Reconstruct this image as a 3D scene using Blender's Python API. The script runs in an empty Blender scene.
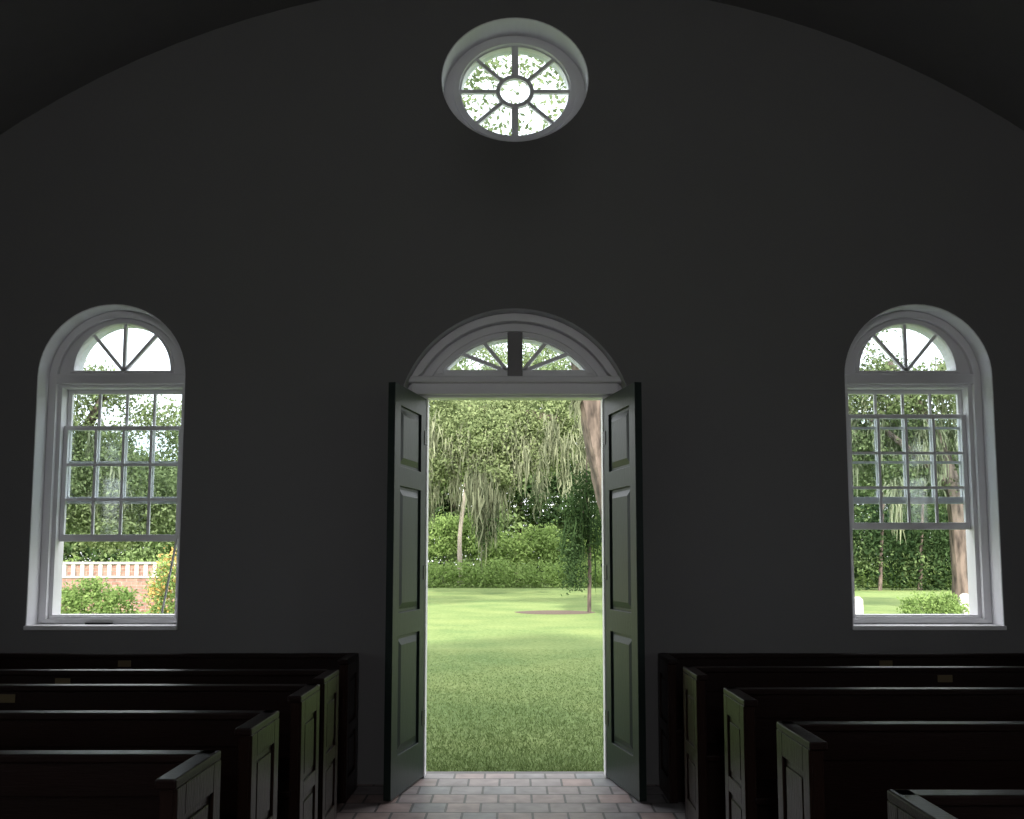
import bpy, math, random, bmesh
import numpy as np
from mathutils import Vector, Matrix
random.seed(7); rng=np.random.default_rng(11)
scene=bpy.context.scene
scene.view_settings.view_transform='Standard'
scene.view_settings.look='None'
COL=scene.collection

# ---------------- materials ----------------
def new_mat(name):
    m=bpy.data.materials.new(name); m.use_nodes=True
    nt=m.node_tree; nt.nodes.clear()
    out=nt.nodes.new('ShaderNodeOutputMaterial')
    return m,nt,out
def pbr(name,col,rough=0.6,col2=None,scale=8.0,bump=0.0,bscale=60.0,metal=0.0,stretch=None,spec=0.5,lo=0.0,hi=1.0):
    m,nt,out=new_mat(name)
    b=nt.nodes.new('ShaderNodeBsdfPrincipled'); nt.links.new(b.outputs[0],out.inputs[0])
    b.inputs['Roughness'].default_value=rough; b.inputs['Metallic'].default_value=metal
    b.inputs['Specular IOR Level'].default_value=spec
    tc=nt.nodes.new('ShaderNodeTexCoord'); mp=nt.nodes.new('ShaderNodeMapping')
    nt.links.new(tc.outputs['Object'],mp.inputs[0])
    if stretch: mp.inputs['Scale'].default_value=stretch
    n=nt.nodes.new('ShaderNodeTexNoise'); n.inputs['Scale'].default_value=scale; n.inputs['Detail'].default_value=5
    nt.links.new(mp.outputs[0],n.inputs['Vector'])
    mr=nt.nodes.new('ShaderNodeMapRange'); mr.inputs[1].default_value=lo; mr.inputs[2].default_value=hi
    nt.links.new(n.outputs['Fac'],mr.inputs[0])
    mx=nt.nodes.new('ShaderNodeMixRGB'); mx.inputs[1].default_value=(*col,1)
    mx.inputs[2].default_value=(*(col2 or tuple(c*0.88 for c in col)),1)
    nt.links.new(mr.outputs[0],mx.inputs[0]); nt.links.new(mx.outputs[0],b.inputs['Base Color'])
    if bump>0:
        n2=nt.nodes.new('ShaderNodeTexNoise'); n2.inputs['Scale'].default_value=bscale; n2.inputs['Detail'].default_value=4
        nt.links.new(mp.outputs[0],n2.inputs['Vector'])
        bp=nt.nodes.new('ShaderNodeBump'); bp.inputs['Strength'].default_value=bump; bp.inputs['Distance'].default_value=0.01
        nt.links.new(n2.outputs['Fac'],bp.inputs['Height']); nt.links.new(bp.outputs[0],b.inputs['Normal'])
    return m
def leaf_mat(name,dark,light,trans=0.35,power=1.0):
    m,nt,out=new_mat(name)
    at=nt.nodes.new('ShaderNodeAttribute'); at.attribute_name='tint'
    mx=nt.nodes.new('ShaderNodeMixRGB'); mx.inputs[1].default_value=(*dark,1); mx.inputs[2].default_value=(*light,1)
    nt.links.new(at.outputs['Fac'],mx.inputs[0])
    d=nt.nodes.new('ShaderNodeBsdfDiffuse'); t=nt.nodes.new('ShaderNodeBsdfTranslucent')
    nt.links.new(mx.outputs[0],d.inputs[0]); nt.links.new(mx.outputs[0],t.inputs[0])
    ms=nt.nodes.new('ShaderNodeMixShader'); ms.inputs[0].default_value=trans
    nt.links.new(d.outputs[0],ms.inputs[1]); nt.links.new(t.outputs[0],ms.inputs[2]); nt.links.new(ms.outputs[0],out.inputs[0])
    return m
def brick_mat(name,c1,c2,mortar,bw,rh,ms,plane='XY',rough=0.6,offset=0.5):
    m,nt,out=new_mat(name)
    b=nt.nodes.new('ShaderNodeBsdfPrincipled'); nt.links.new(b.outputs[0],out.inputs[0]); b.inputs['Roughness'].default_value=rough
    tc=nt.nodes.new('ShaderNodeTexCoord'); vec=tc.outputs['Object']
    if plane=='XZ':
        s=nt.nodes.new('ShaderNodeSeparateXYZ'); c=nt.nodes.new('ShaderNodeCombineXYZ')
        nt.links.new(vec,s.inputs[0]); nt.links.new(s.outputs[0],c.inputs[0]); nt.links.new(s.outputs[2],c.inputs[1]); vec=c.outputs[0]
    br=nt.nodes.new('ShaderNodeTexBrick'); br.offset=offset
    nt.links.new(vec,br.inputs['Vector'])
    br.inputs['Color1'].default_value=(*c1,1); br.inputs['Color2'].default_value=(*c2,1); br.inputs['Mortar'].default_value=(*mortar,1)
    br.inputs['Scale'].default_value=1; br.inputs['Brick Width'].default_value=bw; br.inputs['Row Height'].default_value=rh
    br.inputs['Mortar Size'].default_value=ms; br.inputs['Mortar Smooth'].default_value=0.2
    n=nt.nodes.new('ShaderNodeTexNoise'); n.inputs['Scale'].default_value=9; n.inputs['Detail'].default_value=6
    nt.links.new(tc.outputs['Object'],n.inputs['Vector'])
    mr=nt.nodes.new('ShaderNodeMapRange'); mr.inputs[3].default_value=0.35; mr.inputs[4].default_value=1.55
    nt.links.new(n.outputs['Fac'],mr.inputs[0])
    mul=nt.nodes.new('ShaderNodeVectorMath'); mul.operation='SCALE'
    nt.links.new(br.outputs['Color'],mul.inputs[0]); nt.links.new(mr.outputs[0],mul.inputs['Scale'])
    nt.links.new(mul.outputs[0],b.inputs['Base Color'])
    inv=nt.nodes.new('ShaderNodeMath'); inv.operation='SUBTRACT'; inv.inputs[0].default_value=1
    nt.links.new(br.outputs['Fac'],inv.inputs[1])
    ad=nt.nodes.new('ShaderNodeMath'); ad.operation='MULTIPLY_ADD'; ad.inputs[1].default_value=0.6
    nt.links.new(n.outputs['Fac'],ad.inputs[0]); nt.links.new(inv.outputs[0],ad.inputs[2])
    bp=nt.nodes.new('ShaderNodeBump'); bp.inputs['Strength'].default_value=0.8; bp.inputs['Distance'].default_value=0.008
    nt.links.new(ad.outputs[0],bp.inputs['Height']); nt.links.new(bp.outputs[0],b.inputs['Normal'])
    return m

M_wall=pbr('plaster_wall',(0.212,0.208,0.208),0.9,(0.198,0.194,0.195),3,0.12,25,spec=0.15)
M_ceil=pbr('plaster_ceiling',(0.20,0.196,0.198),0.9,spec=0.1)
M_white=pbr('white_paint',(0.88,0.87,0.89),0.45,(0.84,0.83,0.85),6,0.05,80)
M_reveal=pbr('lit_white_reveal',(0.86,0.85,0.88),0.7,(0.80,0.79,0.82),5,0.05,60)  # paler than the wall: brightness of the reveals put into the colour
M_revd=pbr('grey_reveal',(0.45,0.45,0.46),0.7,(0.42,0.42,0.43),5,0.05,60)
M_green=pbr('green_door_paint',(0.011,0.020,0.017),0.42,(0.016,0.027,0.023),5,0.12,90,stretch=(1,1,0.15),spec=0.22)
M_post=pbr('grey_paint',(0.22,0.21,0.21),0.5)
M_pew=pbr('mahogany',(0.008,0.0035,0.0025),0.35,(0.015,0.006,0.0045),7,0.15,60,stretch=(0.3,3,3),spec=0.2)
M_pewend=pbr('mahogany_end',(0.012,0.006,0.004),0.28,(0.024,0.011,0.008),6,0.2,45,stretch=(3,3,0.4),spec=0.2)
M_brass=pbr('brass',(0.16,0.12,0.06),0.45,metal=0.5)
M_iron=pbr('iron',(0.02,0.02,0.02),0.5,metal=0.5)
M_floor=brick_mat('brick_paver',(0.36,0.26,0.24),(0.25,0.25,0.26),(0.09,0.085,0.085),0.21,0.205,0.008,rough=0.45)
M_brickwall=brick_mat('brick_garden',(0.22,0.11,0.085),(0.30,0.18,0.14),(0.26,0.23,0.2),0.22,0.075,0.008,'XZ',0.85)
M_stone=pbr('pale_stone',(0.50,0.48,0.45),0.8,(0.38,0.37,0.34),12,0.3,40)
M_step=pbr('step_stone',(0.12,0.115,0.11),0.8,(0.2,0.19,0.18),12,0.3,40)
M_bark=pbr('oak_bark',(0.035,0.026,0.022),0.95,(0.17,0.13,0.11),5,0.9,14,stretch=(1.5,1.5,0.35),lo=0.35,hi=0.65)
M_barkp=pbr('pale_bark',(0.42,0.36,0.30),0.95,(0.30,0.26,0.22),6,0.5,20,stretch=(1,1,0.3))
M_mulch=pbr('mulch',(0.07,0.05,0.038),1.0,(0.13,0.09,0.065),20,0.8,60)
M_roof=pbr('roof_shingle',(0.08,0.08,0.085),0.9)
M_leafoak=leaf_mat('leaf_oak',(0.03,0.058,0.022),(0.30,0.36,0.18),0.4)
M_leafbright=leaf_mat('leaf_bright',(0.07,0.13,0.035),(0.33,0.45,0.16),0.4)
M_leafdark=leaf_mat('leaf_dark',(0.010,0.024,0.012),(0.06,0.10,0.04),0.3)
M_leafwood=leaf_mat('leaf_woods',(0.03,0.06,0.025),(0.24,0.33,0.14),0.35)
M_moss=leaf_mat('spanish_moss',(0.07,0.085,0.05),(0.31,0.33,0.22),0.3)
M_flower=leaf_mat('flower_orange',(0.50,0.30,0.10),(0.65,0.48,0.2),0.3)
M_blade=leaf_mat('grass_blade',(0.10,0.145,0.05),(0.24,0.315,0.125),0.3)

M_glass,nt,out=new_mat('window_glass')
tr=nt.nodes.new('ShaderNodeBsdfTransparent'); tr.inputs[0].default_value=(0.93,0.96,0.97,1)
gl=nt.nodes.new('ShaderNodeBsdfGlossy'); gl.inputs['Roughness'].default_value=0.05
ms=nt.nodes.new('ShaderNodeMixShader'); ms.inputs[0].default_value=0.05
nt.links.new(tr.outputs[0],ms.inputs[1]); nt.links.new(gl.outputs[0],ms.inputs[2]); nt.links.new(ms.outputs[0],out.inputs[0])
M_fillglobe,nt,out=new_mat('fill_globe')
e_=nt.nodes.new('ShaderNodeEmission'); e_.inputs[0].default_value=(1,0.95,0.88,1); e_.inputs[1].default_value=2; nt.links.new(e_.outputs[0],out.inputs[0])  # glowing globe of the added fill lamps

# grass ground
M_grass,nt,out=new_mat('lawn_grass')
b=nt.nodes.new('ShaderNodeBsdfPrincipled'); nt.links.new(b.outputs[0],out.inputs[0]); b.inputs['Roughness'].default_value=0.95; b.inputs['Specular IOR Level'].default_value=0.1
tc=nt.nodes.new('ShaderNodeTexCoord')
n1=nt.nodes.new('ShaderNodeTexNoise'); n1.inputs['Scale'].default_value=0.6; n1.inputs['Detail'].default_value=6
n2=nt.nodes.new('ShaderNodeTexNoise'); n2.inputs['Scale'].default_value=14; n2.inputs['Detail'].default_value=8; n2.inputs['Roughness'].default_value=0.75
for n in (n1,n2): nt.links.new(tc.outputs['Object'],n.inputs['Vector'])
r1=nt.nodes.new('ShaderNodeValToRGB'); r1.color_ramp.elements[0].position=0.35; r1.color_ramp.elements[1].position=0.68
r1.color_ramp.elements[0].color=(0.125,0.18,0.062,1); r1.color_ramp.elements[1].color=(0.24,0.31,0.13,1)
nt.links.new(n2.outputs['Fac'],r1.inputs[0])
mx=nt.nodes.new('ShaderNodeMixRGB'); mx.blend_type='MULTIPLY'; mx.inputs[0].default_value=1
r2=nt.nodes.new('ShaderNodeValToRGB'); r2.color_ramp.elements[0].position=0.3; r2.color_ramp.elements[1].position=0.7
r2.color_ramp.elements[0].color=(0.78,0.85,0.8,1); r2.color_ramp.elements[1].color=(1.22,1.13,1.1,1)
nt.links.new(n1.outputs['Fac'],r2.inputs[0]); nt.links.new(r1.outputs[0],mx.inputs[1]); nt.links.new(r2.outputs[0],mx.inputs[2])
nt.links.new(mx.outputs[0],b.inputs['Base Color'])
bp=nt.nodes.new('ShaderNodeBump'); bp.inputs['Strength'].default_value=0.6; bp.inputs['Distance'].default_value=0.03
nt.links.new(n2.outputs['Fac'],bp.inputs['Height']); nt.links.new(bp.outputs[0],b.inputs['Normal'])

# ---------------- helpers ----------------
def link(ob): COL.objects.link(ob); return ob
def mesh_obj(name,verts,faces,mat,M=None):
    me=bpy.data.meshes.new(name)
    if M is not None: verts=[tuple(M@Vector(v)) for v in verts]
    me.from_pydata([tuple(v) for v in verts],[],faces); me.update()
    if mat: me.materials.append(mat)
    return link(bpy.data.objects.new(name,me))
def bevel(ob,w=0.004,seg=2):
    md=ob.modifiers.new('bevel','BEVEL'); md.width=w; md.segments=seg; md.limit_method='ANGLE'; return ob
def boxv(x0,x1,y0,y1,z0,z1):
    v=[(x0,y0,z0),(x1,y0,z0),(x1,y1,z0),(x0,y1,z0),(x0,y0,z1),(x1,y0,z1),(x1,y1,z1),(x0,y1,z1)]
    f=[(0,3,2,1),(4,5,6,7),(0,1,5,4),(1,2,6,5),(2,3,7,6),(3,0,4,7)]
    return v,f
def box(name,x0,x1,y0,y1,z0,z1,mat,M=None,bev=0.0):
    v,f=boxv(x0,x1,y0,y1,z0,z1); o=mesh_obj(name,v,f,mat,M)
    if bev: bevel(o,bev)
    return o
def boxes(name,lst,mat,M=None,bev=0.0):
    V=[];F=[]
    for b_ in lst:
        v,f=boxv(*b_); k=len(V); V+=v; F+=[tuple(i+k for i in q) for q in f]
    o=mesh_obj(name,V,F,mat,M)
    if bev: bevel(o,bev)
    return o
def profile(name,loops,y0,y1,mat,M=None,bev=0.0):
    """extrude a 2D (x,z) outline with holes between y0 and y1"""
    cu=bpy.data.curves.new(name+'_c','CURVE'); cu.dimensions='2D'; cu.fill_mode='BOTH'; cu.extrude=(y1-y0)/2
    for lp in loops:
        s=cu.splines.new('POLY'); s.points.add(len(lp)-1)
        for p,(x,z) in zip(s.points,lp): p.co=(x,z,0,1)
        s.use_cyclic_u=True
    co=bpy.data.objects.new(name+'_c',cu); COL.objects.link(co)
    dg=bpy.context.evaluated_depsgraph_get(); dg.update()
    me=bpy.data.meshes.new_from_object(co.evaluated_get(dg)); me.name=name
    bpy.data.objects.remove(co); bpy.data.curves.remove(cu)
    ym=(y0+y1)/2
    T=Matrix(((1,0,0,0),(0,0,-1,ym),(0,1,0,0),(0,0,0,1)))
    if M is not None: T=M@T
    me.transform(T); me.materials.clear(); me.materials.append(mat)
    for p in me.polygons: p.use_smooth=False
    o=link(bpy.data.objects.new(name,me))
    md=o.modifiers.new('weld','WELD'); md.merge_threshold=0.0002
    if bev: bevel(o,bev)
    return o
def group(name,loc,objs):
    e=bpy.data.objects.new(name,None); e.location=loc; e.empty_display_size=0.2; link(e)
    Mi=Matrix.Translation(Vector(loc)).inverted()
    for o in objs:
        o.parent=e; o.matrix_parent_inverse=Mi
    return e
def archloop(x0,r,zs,zb,n=28,rz=None):
    rz=rz or r
    L=[(x0-r,zb)]
    for i in range(n+1):
        a=math.pi-math.pi*i/n; L.append((x0+r*math.cos(a),zs+rz*math.sin(a)))
    L.append((x0+r,zb)); return L
def segarc(w,zs,zc,R,zb=None,n=28):
    a0=math.asin(min(1,w/R)); L=[]
    if zb is not None: L.append((-w,zb))
    for i in range(n+1):
        a=-a0+2*a0*i/n; L.append((R*math.sin(a),zc+R*math.cos(a)))
    if zb is not None: L.append((w,zb))
    return L
def ell(x0,z0,a,b_,n=48): return [(x0+a*math.cos(2*math.pi*i/n),z0+b_*math.sin(2*math.pi*i/n)) for i in range(n)]
def rect(x0,x1,z0,z1): return [(x0,z0),(x1,z0),(x1,z1),(x0,z1)]
def bar2d(name,p,q,w,y0,y1,mat,M=None):
    p=Vector(p);q=Vector(q); d=(q-p).normalized(); n=Vector((-d.y,d.x))*w/2
    P=[p-n,p+n,q+n,q-n]
    V=[(a.x,y0,a.y) for a in P]+[(a.x,y1,a.y) for a in P]
    F=[(0,1,2,3),(7,6,5,4),(0,4,5,1),(1,5,6,2),(2,6,7,3),(3,7,4,0)]
    return mesh_obj(name,V,F,mat,M)

# ---------------- room ----------------
YI,YO=6.2,6.55
WX=2.82; WR=0.512; WS=2.776; WB=1.04
OC=4.948; LT=0.006
dn=segarc(0.778,2.715,2.436,0.828,zb=0.0)
outline=[(-5.2,0)]+dn+[(5.2,0),(5.2,4.0),(0,7.6),(-5.2,4.0)]
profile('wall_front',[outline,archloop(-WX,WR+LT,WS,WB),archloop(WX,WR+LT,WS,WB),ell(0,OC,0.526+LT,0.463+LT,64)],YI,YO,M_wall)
SY=[-4.0,-1.2,1.6]  # unseen side windows, added to let skylight onto the front wall
RotL=Matrix(((0,-1,0,0),(1,0,0,0),(0,0,1,0),(0,0,0,1)))   # local x->Y, local y->-X  (outside is -X)
RotR=Matrix(((0,1,0,0),(-1,0,0,0),(0,0,1,0),(0,0,0,1)))   # local x->-Y, local y->X
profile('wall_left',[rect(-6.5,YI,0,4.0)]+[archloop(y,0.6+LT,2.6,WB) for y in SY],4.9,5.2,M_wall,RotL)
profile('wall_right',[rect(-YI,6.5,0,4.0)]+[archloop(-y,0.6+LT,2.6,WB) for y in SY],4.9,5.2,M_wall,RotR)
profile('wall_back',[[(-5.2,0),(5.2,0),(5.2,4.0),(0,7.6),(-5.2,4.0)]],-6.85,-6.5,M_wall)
V=[];F=[];N=36
for i in range(N+1):
    x=-4.9+9.8*i/N; z=-0.675+math.sqrt(6.38**2-x*x)
    V+=[(x,-6.5,z),(x,YI,z),(x,-6.5,z+0.04),(x,YI,z+0.04)]
for i in range(N):
    k=4*i; F+=[(k,k+4,k+5,k+1),(k+2,k+3,k+7,k+6)]
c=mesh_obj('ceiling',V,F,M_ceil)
for p in c.data.polygons: p.use_smooth=True
V=[(-5.6,-7.1,3.8),(0,-7.1,7.68),(5.6,-7.1,3.8),(-5.6,6.8,3.8),(0,6.8,7.68),(5.6,6.8,3.8)]
V+=[(x,y,z+0.15) for x,y,z in V]
F=[(0,1,4,3),(1,2,5,4),(6,9,10,7),(7,10,11,8),(0,3,9,6),(2,8,11,5),(0,6,7,1),(1,7,8,2),(3,4,10,9),(4,5,11,10)]
mesh_obj('roof',V,F,M_roof)
box('floor',-4.9,4.9,-6.5,6.5,-0.1,0.0,M_floor)
box('doorstep',-1.2,1.2,6.5,6.6,-0.1,-0.005,M_step,bev=0.01)

# ---------------- windows ----------------
def make_window(name,x0,raise_,M=None,r=WR,zs=WS,half=0.43,yf=6.38):
    P=[]; yi=YI if M is None else 4.9
    gr=r*0.675; gz=zs+0.075
    halfhole=[(x0-gr,gz)]+[(x0+gr*math.cos(math.pi-math.pi*i/24),gz+gr*math.sin(math.pi-math.pi*i/24)) for i in range(1,24)]+[(x0+gr,gz)]
    ztop=zs-0.045; zbot=WB+0.075
    lo=archloop(x0,r+LT-0.0003,zs,WB+0.0005); li=archloop(x0,r-0.001,zs,WB+0.0005)
    P.append(profile('lightened_reveal_skin',[lo+li[::-1]],yi+0.001,yf,M_reveal,M))  # thin skin added so the reveal stays bright beside the darkened wall
    P.append(profile('frame',[archloop(x0,r,zs,WB),rect(x0-half,x0+half,zbot,ztop),halfhole],yf,yf+0.12,M_white,M,0.004))
    P.append(profile('arch_moulding',[archloop(x0,r-0.002,zs,WB+0.02),archloop(x0,r-0.055,zs,WB+0.05)],yf-0.035,yf,M_white,M,0.006))
    ring_o=[(x0+(gr+0.03)*math.cos(math.pi*i/24),gz-0.012+(gr+0.03)*math.sin(math.pi*i/24)) for i in range(25)]
    ring_i=[(x0+gr*math.cos(math.pi*i/24),gz+0.002+gr*math.sin(math.pi*i/24)) for i in range(25)]
    P.append(profile('fan_bead',[ring_o,ring_i],yf-0.015,yf,M_white,M,0.003))
    P.append(box('transom',x0-r+0.055,x0+r-0.055,yf-0.04,yf,zs-0.025,zs+0.045,M_white,M,0.006))
    for a in (50,90,130):
        a=math.radians(a)
        P.append(bar2d('fan_spoke',(x0,gz),(x0+(gr+0.01)*math.cos(a),gz+(gr+0.01)*math.sin(a)),0.022,yf+0.01,yf+0.035,M_white,M))
    P.append(profile('fan_glass',[[(x0-gr,gz)]+halfhole[1:]],yf+0.05,yf+0.053,M_glass,M))
    H=0.83
    def sash(nm,zb,zt,y0,y1):
        g=[]; w=half-0.002; st=0.03
        xs=[x0-w+st+(2*w-2*st)*i/4 for i in range(5)]; zz=[zb+0.05+(zt-0.03-zb-0.05)*i/3 for i in range(4)]
        g.append(profile(nm+'_sash',[rect(x0-w,x0+w,zb,zt),rect(xs[0],xs[4],zz[0],zz[3])],y0,y1,M_white,M,0.003))
        L=[(x-0.009,x+0.009,y0+0.006,y1-0.006,zz[0]-0.001,zz[3]+0.001) for x in xs[1:4]]
        L+=[(xs[0]-0.001,xs[4]+0.001,y0+0.005,y1-0.005,z-0.009,z+0.009) for z in zz[1:3]]
        g.append(boxes(nm+'_muntins',L,M_white,M))
        g.append(box(nm+'_glass',xs[0],xs[4],(y0+y1)/2-0.001,(y0+y1)/2+0.001,zz[0],zz[3],M_glass,M))
        return g
    P+=sash('upper',ztop-H,ztop,yf+0.085,yf+0.115)
    P+=sash('lower',zbot+raise_,zbot+raise_+H,yf+0.045,yf+0.075)
    P.append(box('sill',x0-r-0.01,x0+r+0.01,yi-0.02,yf,WB-0.016,WB+0.014,M_white,M,0.005))
    P.append(box('sill_rail',x0-half,x0+half,yf-0.02,yf+0.0,WB+0.014,zbot-0.01,M_white,M,0.004))
    ctr=Vector((x0,yf,2.1))
    if M is not None: ctr=M@ctr
    return group(name,ctr,P)
make_window('window_1',-WX,0.515)
make_window('window_2',WX,0.60)
k=3
for y in SY:
    make_window('window_%d'%k,y,0.0,RotL,r=0.6,zs=2.6,half=0.52,yf=5.08); k+=1
    make_window('window_%d'%k,-y,0.0,RotR,r=0.6,zs=2.6,half=0.52,yf=5.08); k+=1
P=[bar2d('rod',(-2.47,1.13),(-2.37,1.72),0.012,6.35,6.362,M_white),
   box('latch',-2.98,-2.80,6.30,6.33,1.056,1.066,M_iron)]
group('window_prop',(-2.4,6.34,1.1),P)

# oculus
P=[]
yf=6.42; gz=4.975; ga,gb=0.40,0.345
P.append(profile('lightened_reveal_skin',[ell(0,OC,0.5315,0.4685,64),ell(0,OC,0.525,0.462,64)],YI+0.001,yf,M_reveal))  # same added bright skin round the oculus
P.append(profile('frame',[ell(0,OC,0.526,0.463,64),ell(0,gz,ga,gb,64)],yf,yf+0.10,M_white,None,0.004))
P.append(profile('ring_moulding',[ell(0,gz-0.005,ga+0.055,gb+0.05,64),ell(0,gz,ga+0.015,gb+0.012,64)],yf-0.03,yf,M_white,None,0.008))
P.append(profile('hub',[ell(0,gz,0.142,0.126,48),ell(0,gz,0.112,0.098,48)],yf-0.005,yf+0.03,M_white,None,0.003))
for i in range(8):
    a=math.pi/4*i; w=0.05 if i in (2,6) else 0.026
    P.append(bar2d('spoke',(0.125*math.cos(a),gz+0.11*math.sin(a)),((ga+.005)*math.cos(a),gz+(gb+.005)*math.sin(a)),w,yf+0.0,yf+0.028,M_white))
P.append(profile('glass',[ell(0,gz,ga,gb,48)],yf+0.05,yf+0.053,M_glass))
group('window_9',(0,yf,gz),P)

# ---------------- door ----------------
P=[]
zc=2.436
fo=segarc(0.776,2.715,zc,0.826,zb=0.0)
outl=[(-0.776,0)]+fo[1:-1]+[(0.776,0),(0.626,0),(0.626,2.66),(-0.626,2.66),(-0.626,0)]
gseg=segarc(0.50,0,3.09-0.66,0.66)
zb=2.86
gl_l=[(-0.50,zb)]+gseg+[(0.50,zb)]
P.append(profile('frame',[outl,gl_l],6.38,6.5,M_white,None,0.004))
def ringseg(wo,Ro,wi,Ri,zbase,y0,y1,nm,zco=zc,zci=zc,mat=None,bv=0.006):
    o=segarc(wo,0,zco,Ro); i=segarc(wi,0,zci,Ri)
    o=[(-wo,zbase)]+[p for p in o if p[1]>zbase]+[(wo,zbase)]
    i=[(-wi,zbase+0.0)]+[p for p in i if p[1]>zbase]+[(wi,zbase)]
    return profile(nm,[o+i[::-1]],y0,y1,mat or M_white,None,bv)
P.append(ringseg(0.777,0.827,0.771,0.821,2.66,6.201,6.38,'lightened_reveal_skin',mat=M_revd,bv=0))  # same added skin at the door arch, in a greyer tone
P.append(ringseg(0.770,0.820,0.715,0.765,2.78,6.30,6.38,'arch_moulding_outer'))
P.append(ringseg(0.700,0.745,0.655,0.70,2.79,6.345,6.38,'arch_moulding_mid'))
P.append(ringseg(0.560,0.70,0.515,0.665,2.83,6.36,6.38,'arch_moulding_inner',zco=2.445,zci=2.435))
P.append(box('transom_cap',-0.768,0.768,6.29,6.38,2.755,2.80,M_white,None,0.012))
P.append(box('transom_rail',-0.74,0.74,6.33,6.38,2.675,2.755,M_white,None,0.006))
P.append(box('fan_post',-0.054,0.054,6.345,6.40,2.80,3.13,M_post,None,0.006))
for s in (-1,1):
    P.append(bar2d('fan_spoke',(s*0.05,zb-0.01),(s*0.39,zb+0.125),0.026,6.39,6.42,M_white))
    P.append(bar2d('fan_spoke',(s*0.05,zb-0.01),(s*0.23,zb+0.21),0.026,6.39,6.42,M_white))
P.append(profile('fan_glass',[gl_l],6.44,6.443,M_glass))
W=0.655; H=2.635; T=0.048
for s in (-1,1):
    hx=s*0.632; ang=math.atan2(0.14,0.64)
    d=Vector((s*math.sin(ang),-math.cos(ang),0)); nrm=Vector((s*math.cos(ang),math.sin(ang),0))
    M=Matrix(((d.x,nrm.x,0,hx),(d.y,nrm.y,0,6.375),(0,0,1,0.012),(0,0,0,1)))
    zs_=[(0.25,1.0),(1.15,1.97),(2.10,2.50)]; st=0.115
    holes=[rect(st,W-st,a,b_) for a,b_ in zs_]
    P.append(profile('leaf_frame',[rect(0,W,0,H)]+holes,0,T,M_green,M,0.003))
    for a,b_ in zs_:
        x0,x1=st,W-st
        P.append(box('leaf_panel',x0,x1,0.016,T-0.016,a,b_,M_green,M))
        for side in (0,1):
            yb=0.016 if side==0 else T-0.016; yt=0.003 if side==0 else T-0.003
            i0,i1=0.02,0.06
            vv=[(x0+i0,yb,a+i0),(x1-i0,yb,a+i0),(x1-i0,yb,b_-i0),(x0+i0,yb,b_-i0),
                (x0+i1,yt,a+i1),(x1-i1,yt,a+i1),(x1-i1,yt,b_-i1),(x0+i1,yt,b_-i1)]
            ff=[(4,5,6,7),(0,1,5,4),(1,2,6,5),(2,3,7,6),(3,0,4,7)]
            P.append(mesh_obj('panel_field',vv,ff,M_green,M))
    for z in (0.35,1.35,2.3):
        P.append(box('hinge',-0.012,0.05,-0.004,0.0,z,z+0.10,M_iron,M))
group('door_1',(0,6.38,0),P)

# ---------------- pews ----------------
def pew(y,sx,xa,plate=None,H=0.88,D=0.39):
    P=[]; xw=4.82
    def X(a,b_): 
        a*=sx;b_*=sx; return (min(a,b_),max(a,b_))
    x0,x1=X(xa+0.03,xw)
    P.append(box('back',x0,x1,y-0.045,y-0.015,0.06,H-0.03,M_pew))
    P.append(box('top_rail',*X(xa-0.005,xw),y-0.07,y,H-0.03,H,M_pew,None,0.007))
    P.append(box('back_rail',x0,x1,y-0.056,y-0.045,H-0.14,H-0.03,M_pew,None,0.003))
    P.append(box('seat',x0,x1,y-0.40,y-0.045,0.42,0.45,M_pew,None,0.006))
    P.append(box('seat_front',x0,x1,y-0.36,y-0.335,0.0,0.42,M_pew))
    for nm,c in (('end',xa),('wall_end',xw-0.04)):
        a,b_=X(c,c+0.04)
        P.append(box(nm,a,b_,y-D,y,0.0,H-0.03,M_pewend,None,0.003))
        P.append(box(nm+'_cap',a-0.012,b_+0.012,y-D-0.015,y+0.0,H-0.03,H,M_pew,None,0.006))
        f0,f1=(c-0.012,c) ; fx=X(f0,f1)
        L=[(*fx,y-D,y-D+0.07,0.0,H-0.03),(*fx,y-0.07,y,0.0,H-0.03),(*fx,y-D+0.07,y-0.07,H-0.12,H-0.03),(*fx,y-D+0.07,y-0.07,0.0,0.14),
           (*fx,y-D+0.07,y-0.07,0.40,0.47)]
        if nm=='end': 
            P.append(boxes('end_frame',L,M_pewend,None,0.003))
            P.append(boxes('end_fields',[(*X(c-0.007,c),y-D+0.10,y-0.10,0.17,0.37),(*X(c-0.007,c),y-D+0.10,y-0.10,0.50,H-0.15)],M_pewend,None,0.005))
    if plate:
        a,b_=X(plate,plate+0.085); P.append(box('name_plate',a,b_,y-0.060,y-0.056,H-0.085,H-0.045,M_brass))
    group('church_pew',(sx*2.9,y,0),P)
for y,xa,pl in ((6.12,1.06,2.55),(5.24,1.02,2.52),(4.64,1.0,2.50),(3.85,1.0,None),(3.07,0.99,None)): pew(y,-1,xa,pl)
for y,xa,pl in ((6.12,0.97,2.42),(5.38,1.0,2.46),(4.52,1.04,None),(3.60,1.035,None),(2.56,1.04,None)): pew(y,1,xa,pl)

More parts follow.
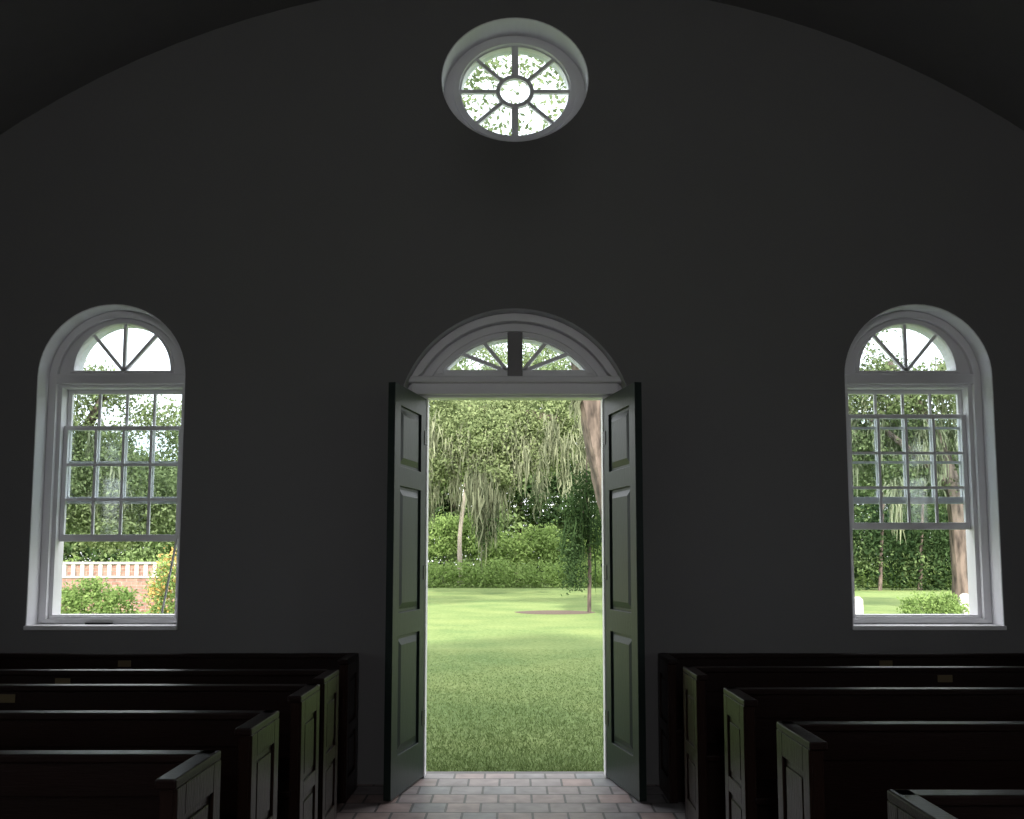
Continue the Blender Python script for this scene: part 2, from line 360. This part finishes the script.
# ---------------- added fill lamps behind the viewer, to brighten the interior ----------------
def fill_lamp(y):  # invented light source, fills the room from out of view
    P=[]
    bm=bmesh.new(); bmesh.ops.create_uvsphere(bm,u_segments=24,v_segments=14,radius=0.11)
    me=bpy.data.meshes.new('globe'); bm.to_mesh(me); bm.free(); me.materials.append(M_fillglobe)
    for p in me.polygons: p.use_smooth=True
    o=link(bpy.data.objects.new('globe',me)); P.append(o)
    P.append(box('rod',-0.008,0.008,y-0.008,y+0.008,3.84,5.68,M_iron))
    P.append(profile('cap',[ell(0,0,0.07,0.07,24)],-0.02,0.02,M_iron,Matrix.Translation((0,y,3.83))@Matrix.Rotation(math.radians(90),4,'X')))
    e=group('added_fill_lamp',(0,y,3.7),P[1:])
    o.parent=e; o.location=(0,0,0)
    L=bpy.data.lights.new('fill_light','POINT'); L.energy=80; L.shadow_soft_size=0.10; L.color=(0.97,0.97,1.0)
    lo=link(bpy.data.objects.new('fill_light',L)); lo.parent=e; lo.location=(0,0,-0.24)
fill_lamp(-1.6); fill_lamp(-4.4)

# ---------------- outdoors ----------------
G=-0.06
me_v=[(-90,-40,G),(90,-40,G),(90,140,G),(-90,140,G)]
mesh_obj('ground',me_v,[(0,1,2,3)],M_grass)

class QB:
    def __init__(s): s.v=[];s.f=[];s.m=[];s.t=[];s.n=0
    def quads(s,v,mat,tint):
        k=v.shape[0]; s.v.append(v.reshape(-1,3)); s.f.append(np.arange(k*4).reshape(-1,4)+s.n); s.n+=k*4
        s.m.append(np.full(k,mat)); s.t.append(np.repeat(tint,4))
    def tube(s,path,mat,sides=14,wob=0.06):
        path=np.array(path,float); P=path[:,:3]; R=path[:,3]; rings=[]
        tt=np.linspace(0,len(P)-1,(len(P)-1)*6+1)
        Pi=np.stack([np.interp(tt,range(len(P)),P[:,i]) for i in range(3)],1); Ri=np.interp(tt,range(len(P)),R)
        for _ in range(4): Pi[1:-1]=(Pi[:-2]+2*Pi[1:-1]+Pi[2:])/4
        ph=rng.random()*6
        for i in range(len(Pi)):
            d=Pi[min(i+1,len(Pi)-1)]-Pi[max(i-1,0)]; d/=np.linalg.norm(d)
            u=np.cross(d,[0.3,1,0.1]); u/=np.linalg.norm(u); w=np.cross(d,u)
            a=np.arange(sides)*2*np.pi/sides
            r=Ri[i]*(1+wob*rng.normal(size=sides)*0.5+wob*1.4*np.sin(a*3+i*.12+ph)+wob*np.sin(a*5-i*.2))
            rings.append(Pi[i]+r[:,None]*(np.cos(a)[:,None]*u+np.sin(a)[:,None]*w))
        q=[]
        for i in range(len(rings)-1):
            A,B=rings[i],rings[i+1]
            q.append(np.stack([A,np.roll(A,-1,0),np.roll(B,-1,0),B],1))
        q=np.concatenate(q); s.quads(q,mat,np.full(len(q),0.5))
    def leaves(s,blob,mat,size,clump=0.35,per=35,tb=0.0,zmin=None,shell=0.5):
        cx,cy,cz,rx,ry,rz,n=blob
        nc=max(1,int(n/per))
        d=rng.normal(size=(nc,3)); d/=np.linalg.norm(d,axis=1)[:,None]
        r=shell+(1-shell)*rng.random(nc)**0.7
        C=np.array([cx,cy,cz])+d*r[:,None]*np.array([rx,ry,rz])
        ct=rng.random(nc)
        idx=rng.integers(0,nc,n)
        p=C[idx]+rng.normal(size=(n,3))*clump*np.array([1,1,0.7])
        if zmin is not None: p[:,2]=np.maximum(p[:,2],zmin+rng.random(n)*0.1)
        u=rng.normal(size=(n,3)); u/=np.linalg.norm(u,axis=1)[:,None]
        w=np.cross(u,rng.normal(size=(n,3))); w/=np.linalg.norm(w,axis=1)[:,None]
        L=size*(0.6+0.8*rng.random(n))[:,None]; Wd=L*0.5
        q=np.stack([p-u*L*.5,p+w*Wd*.5,p+u*L*.5,p-w*Wd*.5],1)
        t=np.clip(0.45*ct[idx]+0.4*rng.random(n)+0.15+tb,0,1)
        s.quads(q,mat,t)
    def moss(s,x,y,z,L,n,spread,mat,width=0.04,tb=0.0,zj=0.15):
        a=rng.normal(size=(n,2))*spread
        p0=np.stack([x+a[:,0],y+a[:,1],z+rng.normal(size=n)*zj],1)
        ln=L*(0.35+0.65*rng.random(n))*np.exp(-(a**2).sum(1)/(2*(spread*1.6)**2))
        pts=[p0]; 
        for k_ in range(3):
            j=rng.normal(size=(n,3))*0.05; j[:,2]=-ln/3
            pts.append(pts[-1]+j)
        ang=rng.random(n)*np.pi; wv=np.stack([np.cos(ang),np.sin(ang),0*ang],1)*width
        wid=[0.7,1.1,0.8,0.15]; t=np.clip(rng.random(n)*0.8+0.1+tb,0,1)
        for k_ in range(3):
            q=np.stack([pts[k_]-wv*wid[k_],pts[k_]+wv*wid[k_],pts[k_+1]+wv*wid[k_+1],pts[k_+1]-wv*wid[k_+1]],1)
            s.quads(q,mat,t)
    def build(s,name,mats):
        V=np.concatenate(s.v).astype(np.float32); F=np.concatenate(s.f).astype(np.int32); Mi=np.concatenate(s.m).astype(np.int32); Tt=np.concatenate(s.t).astype(np.float32)
        me=bpy.data.meshes.new(name); me.vertices.add(len(V)); me.vertices.foreach_set('co',V.ravel())
        me.loops.add(len(F)*4); me.loops.foreach_set('vertex_index',F.ravel())
        me.polygons.add(len(F)); me.polygons.foreach_set('loop_start',np.arange(len(F),dtype=np.int32)*4)
        me.polygons.foreach_set('loop_total',np.full(len(F),4,dtype=np.int32))
        me.polygons.foreach_set('material_index',Mi)
        me.update(calc_edges=True)
        at=me.attributes.new('tint','FLOAT','POINT'); at.data.foreach_set('value',Tt)
        for m in mats: me.materials.append(m)
        return link(bpy.data.objects.new(name,me))

# near live oak (trunk beside the door view)
q=QB()
q.tube([(3.5,22,-0.3,0.60),(3.15,22,0.6,0.45),(2.75,22,1.6,0.38),(2.38,22,2.8,0.35),(2.08,22,4.2,0.34),(1.8,22,5.6,0.33),(1.5,21.8,7.4,0.25),(1.9,21.5,9.5,0.14)],0)
tips=[(-3.5,20,8.2),(5.5,20.5,8),(7.4,23,9.5),(-3,24,10.6),(4.4,24,11.6),(2.9,19.5,10.6)]
for tpt in tips:
    q.tube([(1.75,22,6.6,0.2),((1.75+tpt[0])/2,(22+tpt[1])/2,(6.6+tpt[2])/2+0.5,0.13),(*tpt,0.04)],0,8)
for (x,y,z,rx,ry,rz,n) in [(-3.9,20,8.9,2.0,2.5,1.3,6000),(5.0,20.5,8.3,2.3,2.5,1.5,6500),(6.2,23,10.4,2.2,2.5,1.3,4500),(-2.6,24,11.2,2.0,2.2,1.5,2600),
        (4.4,24,12.0,2.0,2.2,1.5,3600),(0,20.5,12.6,1.9,2.0,1.3,1300),(3.0,19.5,10.6,1.7,1.9,1.3,2600),(-1.6,22,7.6,1.0,1.6,0.6,500),
        (2.0,20.2,8.5,2.2,1.5,0.7,9000),(0.0,20.5,8.3,1.0,1.0,0.5,1800)]:  # these two blobs: hidden canopy, added to shade the lawn beyond
    q.leaves((x,y,z,rx,ry,rz,n),1,0.15,0.3,30,tb=0.15)
for i in range(14):
    q.moss(rng.uniform(-4.4,-1.6) if i%2 else rng.uniform(3.4,7),rng.uniform(19.5,23),rng.uniform(6.6,8.2),rng.uniform(0.8,1.6),24,0.10,2)
for (x,z,L) in [(1.5,5.6,0.9),(2.3,5.2,1.1)]: q.moss(x,21.7,z,L,26,0.09,2,0.03)
q.build('live_oak_tree',[M_bark,M_leafoak,M_moss])

# mid-distance oak with hanging moss, centre of the door view
q=QB()
q.tube([(7.5,39,-0.3,0.6),(6.5,39,3,0.45),(4.5,38.5,6,0.3),(1.5,38,7.5,0.2),(-2,37.5,7.8,0.1)],0)
for (x,y,z,rx,ry,rz,n) in [(-3.6,38,7.4,2.0,2,1.8,13000),(-1.2,37,6.6,2.0,1.8,1.6,15000),(1.0,38,7.7,2.2,2,1.7,13000),(3.6,38,6.6,1.8,1.8,1.4,9000),(-2.2,39,10.0,2.6,2,1.2,4500),
        (2.5,39,10.2,2.6,2,1.3,5000),(-5.5,38,5.4,1.8,1.6,1.6,6000),(6.5,38.5,8.5,2.6,2,2,6000),(-3.3,36.4,5.2,1.0,1,0.8,4000),(-1.1,36.2,4.9,0.9,.8,0.7,3500),(1.0,36.8,5.5,0.9,.9,0.6,3000)]:
    q.leaves((x,y,z,rx,ry,rz,n),1,0.14,0.24,40,tb=0.25)
mx_=rng.uniform(-4.2,2.9,46)
for i,x in enumerate(mx_):
    z0=4.9+0.35*math.sin(x*1.7)+0.25*x*0.3
    q.moss(x,35.5+rng.random()*1.4,z0+rng.uniform(-0.5,2.0),rng.uniform(0.7,2.0),34,0.16,2,0.026,tb=0.05,zj=0.35)
for (x,z,L) in [(-1.3,4.4,3.3),(-0.95,4.2,2.6),(-1.6,4.5,2.0)]: q.moss(x,35.4,z,L,90,0.2,2,0.03,tb=0.0,zj=0.4)
for (x,z,L) in [(-1.25,3.2,1.9),(-0.9,3.3,1.5),(0.9,4.1,1.0)]:
    q.moss(x,35.3,z,L,60,0.15,2,0.03,tb=-0.3,zj=0.3); q.leaves((x,35.4,z-L*0.35,0.2,0.25,L*0.34,420),3,0.11,0.12,20,tb=0.3)
q.build('moss_oak_tree',[M_bark,M_leafoak,M_moss,M_leafdark])

# slim pale-trunked tree behind the border
q=QB()
q.tube([(-2.95,49.2,-0.2,0.16),(-3.05,49.2,2.5,0.12),(-2.8,49.2,4.6,0.10),(-2.5,49.2,7,0.06)],0,8)
q.leaves((-2.6,49.4,6.9,1.4,0.8,1.2,3500),1,0.22,0.28,30,tb=0.1)
q.build('slender_tree',[M_barkp,M_leafbright])

# young tree with mulch bed
q=QB()
q.tube([(2.12,26,-0.05,0.06),(2.15,26,1.6,0.05),(2.05,26,3.4,0.03),(2.1,26,4.6,0.015)],0,8)
for (x,z,rx,rz,n) in [(2.1,3.6,0.35,0.4,700),(1.95,3.0,0.42,0.45,1000),(1.75,2.2,0.3,0.55,900),(1.68,1.4,0.25,0.45,800),(2.35,2.3,0.3,0.6,700),(1.65,0.85,0.15,0.3,300)]:
    q.leaves((x,26,z,rx,0.4,rz,n),1,0.10,0.17,20,tb=0.2)
for (x,z,L) in [(1.6,2.4,1.6),(1.8,2.2,1.6),(2.0,3,1.8),(2.3,2.4,1.4)]: q.moss(x,25.8,z,L,30,0.15,1,0.02,tb=0.2,zj=0.3)
q.build('young_cedar_tree',[M_bark,M_leafdark])
V=[(1.15,26,G+0.010)];F=[]
for i in range(40):
    a=2*math.pi*i/40; V.append((1.15+1.15*math.cos(a)*(1+.04*math.sin(5*a)),26+0.95*math.sin(a),G+0.004))
F=[(0,i+1,(i+1)%40+1) for i in range(40)]
mesh_obj('mulch_bed',V,F,M_mulch)

# left window oak
q=QB()
q.tube([(-17.5,33,-0.3,0.5),(-17.2,33,3,0.35),(-16,33,6,0.2),(-15,33,8,0.1)],0)
q.tube([(-13.2,36,-0.3,0.2),(-13,36,4,0.14),(-13.3,36,6,0.08)],0,8)
for b_ in [(-17.2,32,6.8,1.7,1.6,1.7,7500),(-15.6,33,5.2,1.6,1.5,1.3,7500),(-16.8,32,3.6,1.6,1.5,1.0,5500),(-14.1,33,4.2,1.4,1.4,1.1,7000),(-13.0,34,3.1,1.3,1.3,0.9,4500),(-14.8,33,2.6,1.5,1.3,0.7,4500),(-15.2,33,7.7,1.2,1.0,0.8,2200),(-19,33,7,2,2,2,5000),(-12.4,35,5.4,1.2,1,1.1,3500),(-13.5,34,6.6,1.3,1,0.9,2000)]:
    q.leaves(b_,1,0.15,0.30,28,tb=0.08)
for i in range(8): q.moss(rng.uniform(-17.5,-13),31.6,rng.uniform(3.5,6),rng.uniform(.6,1.2),18,0.1,2,0.03)
q.build('shade_tree',[M_bark,M_leafoak,M_moss])

# right window oak with moss
q=QB()
q.tube([(12.45,25,-0.3,0.34),(12.35,25,0.8,0.26),(12.3,25,3,0.23),(11.8,25,5,0.17),(10.5,25,7,0.1)],0)
q.tube([(12.2,25,3.4,0.13),(10.8,24.8,4.6,0.09),(9.6,24.5,5.4,0.05)],0,8)
for b_ in [(10.4,25,6.0,1.3,1.4,0.9,4000),(12.6,25,6.2,1.5,1.4,0.8,4000),(10.1,25.5,6.7,1.0,1.2,0.8,1800),(11.8,26,4.9,1.4,1.3,0.6,4500),(13.6,25.5,4.6,1.1,1.2,0.9,2600),(9.7,25.5,4.7,0.7,1,0.6,2800),(10.8,25,8.6,1.0,1.4,0.8,900),(10.6,25.5,3.8,0.9,1,0.5,3000),(12.4,25.8,3.6,1.0,1,0.5,3000)]:
    q.leaves(b_,1,0.12,0.22,30,tb=-0.02)
for i in range(24):
    q.moss(rng.uniform(9.2,13),24.3+rng.random()*0.8,rng.uniform(3.9,6.6),rng.uniform(0.7,1.8),34,0.12,2,0.02,tb=0.1,zj=0.3)
q.moss(10.35,24.3,3.4,1.7,70,0.13,2,0.022,tb=0.25)
q.build('moss_draped_oak',[M_bark,M_leafoak,M_moss])

# woodland backdrop
q=QB()
x=-42
while x<42:
    d=abs(x)
    ht=13.0 if d<9 else (8.5 if x<0 else 9.5)
    z=1.2
    while z<ht:
        q.leaves((x+rng.uniform(-1,1),rng.uniform(54,61),z+rng.uniform(-.5,.5),2.4,2.0,1.7,1600),0 if rng.random()<0.8 or z>8 else 1,0.32,0.42,30,tb=0.0+0.3*rng.random(),shell=0.3)  # dark leaves on some lower clumps: shade inside the woods put into colour
        z+=1.9
    if int(x)%4==0: q.tube([(x,57,-0.3,0.3),(x+0.3,57,5,0.2),(x+0.8,57,ht,0.08)],2,7)
    x+=2.1
q.build('woodland',[M_leafwood,M_leafdark,M_bark])
q=QB()
for x in np.arange(14,30,1.3):
    q.leaves((x,43.8+rng.uniform(-.9,.6),1.3+rng.uniform(0,1.2),rng.uniform(.8,1.5),0.9,rng.uniform(1.0,2.2),1500),0,0.22,0.42,30,tb=rng.uniform(-.15,.35),zmin=-0.05)
    if rng.random()<0.6: q.leaves((x,43.2,rng.uniform(.4,1.6),0.8,0.6,0.6,500),2,0.2,0.3,20,tb=-0.1,zmin=-0.05)
for x in np.arange(15.4,30,1.9): q.tube([(x,43.0,-0.2,0.09),(x+.3,43.0,4,0.06),(x+.5,43.0,6,0.03)],1,7)
q.build('dark_thicket',[M_leafdark,M_bark,M_leafwood])

# shrub border at the lawn edge
q=QB()
for x in np.arange(-36,36,1.1):
    q.leaves((x,47.4+rng.uniform(-.6,.4),0.5+rng.uniform(-.1,.1),0.9,0.7,0.6+0.4*rng.random(),1400),0,0.14,0.22,22,tb=rng.uniform(0.1,.3),zmin=-0.05)
q.build('shrub_border',[M_leafbright])
q=QB()
for x in np.arange(-6,6.5,1.1):
    q.leaves((x,51.3+rng.uniform(-.3,.3),2.0+rng.uniform(-.5,.9),1.0,0.7,1.1,1800),0,0.18,0.25,25,tb=0.08,zmin=-0.05)
q.build('tall_shrubs',[M_leafbright])

# garden wall with pale dentilled coping (left)
P=[box('wall_body',-16,-7.0,20,20.25,G,1.36,M_brickwall),
   box('wall_band',-16,-7.0,19.97,20.28,1.06,1.10,M_stone,None,0.01),
   box('coping',-16,-7.0,19.95,20.30,1.36,1.41,M_stone,None,0.01),
   boxes('dentils',[(x,x+0.09,19.97,20.0,1.10,1.36) for x in np.arange(-16,-7.05,0.20)],M_stone,None,0.008)]
group('garden_wall',(-11.5,20.1,0),P)
def bush(name,blobs,mats,size=0.07,extra=None,tb=0.0):
    q=QB()
    for b_ in blobs: q.leaves(b_,0,size,0.08,22,tb=tb,zmin=G)
    if extra:
        for b_ in extra: q.leaves(b_,1,size*0.9,0.07,12,zmin=G)
    for b_ in blobs[:3]:
        q.tube([(b_[0],b_[1],G-.02,0.025),(b_[0]+.05,b_[1],b_[2],0.015)],len(mats)-1,6)
    q.build(name,mats+[] )
bush('garden_bush',[(-7.7,16.5,0.55,0.45,0.4,0.6,3200),(-7.15,16.4,0.45,0.35,0.4,0.5,2400),(-8.2,16.6,0.5,0.3,0.4,0.5,1600)],[M_leafbright,M_bark],0.07,tb=-0.1)
bush('flowering_shrub',[(-5.72,15,0.8,0.22,0.3,0.85,2200),(-5.9,15,0.9,0.12,0.2,0.4,500)],[M_leafbright,M_flower,M_bark],0.065,[(-5.72,15,1.1,0.22,0.3,0.6,600),(-5.9,15,1.0,0.14,0.2,0.4,200)])
bush('garden_bush',[(8.9,20,0.3,0.35,0.4,0.42,2000),(9.4,20,0.35,0.35,0.4,0.4,2000),(9.75,20.2,0.25,0.25,0.4,0.3,900)],[M_leafbright,M_bark],0.07,tb=-0.05)
for x,y,h in ((9.3,24.6,0.45),(11.72,23.6,0.58)):
    o=profile('gravestone',[archloop(x,0.14,h-0.14,G-0.02,12)],y,y+0.09,M_stone,None,0.01)

# grass blades close to the door
q=QB(); n=120000
px=rng.uniform(-3.6,3.6,n); py=6.65+ (rng.random(n)**1.5)*9
fade=1-((py-6.65)/9)*0.85
h=(0.014+0.020*rng.random(n))*fade; a=rng.random(n)*np.pi; w=0.003+0.002*rng.random(n)
lean=rng.normal(size=(n,2))*0.014
b0=np.stack([px-np.cos(a)*w,py-np.sin(a)*w,np.full(n,G)],1); b1=np.stack([px+np.cos(a)*w,py+np.sin(a)*w,np.full(n,G)],1)
t0=np.stack([px+lean[:,0]+np.cos(a)*w*.3,py+lean[:,1]+np.sin(a)*w*.3,G+h],1); t1=np.stack([px+lean[:,0]-np.cos(a)*w*.3,py+lean[:,1]-np.sin(a)*w*.3,G+h],1)
q.quads(np.stack([b0,b1,t0,t1],1),0,rng.random(n)); q.build('lawn_blades',[M_blade])

# ---------------- light ----------------
w=bpy.data.worlds.new('sky'); scene.world=w; w.use_nodes=True; nt=w.node_tree; nt.nodes.clear()
out=nt.nodes.new('ShaderNodeOutputWorld'); bg=nt.nodes.new('ShaderNodeBackground'); nt.links.new(bg.outputs[0],out.inputs[0])
sk=nt.nodes.new('ShaderNodeTexSky'); sk.sky_type='NISHITA'; sk.sun_disc=False; sk.sun_elevation=math.radians(34); sk.sun_rotation=math.radians(180)
sk.air_density=1.0; sk.dust_density=2.5; sk.ozone_density=1.0
sc=nt.nodes.new('ShaderNodeVectorMath'); sc.operation='SCALE'; sc.inputs['Scale'].default_value=0.06
nt.links.new(sk.outputs[0],sc.inputs[0])
mx=nt.nodes.new('ShaderNodeMixRGB'); mx.inputs[0].default_value=0.75; mx.inputs[2].default_value=(1.13,1.15,1.19,1)
nt.links.new(sc.outputs[0],mx.inputs[1]); nt.links.new(mx.outputs[0],bg.inputs[0]); bg.inputs[1].default_value=3.2
L=bpy.data.lights.new('sun','SUN'); L.energy=9; L.angle=math.radians(4); L.color=(1,0.95,0.85)
so=bpy.data.objects.new('sun',L); link(so)
so.rotation_euler=Vector((0.04,math.cos(math.radians(33)),-math.sin(math.radians(33)))).to_track_quat('-Z','Y').to_euler()
so.location=(0,-20,20)

# ---------------- camera ----------------
cam=bpy.data.cameras.new('camera'); cam.sensor_width=36; cam.lens=900/1024*36; cam.shift_y=66.5/1024; cam.shift_x=-3/1024
co=bpy.data.objects.new('camera',cam); link(co); co.location=(0,0,1.52); co.rotation_euler=(math.radians(90)+math.atan(0.09),0,0)
cam.clip_end=400
scene.camera=co
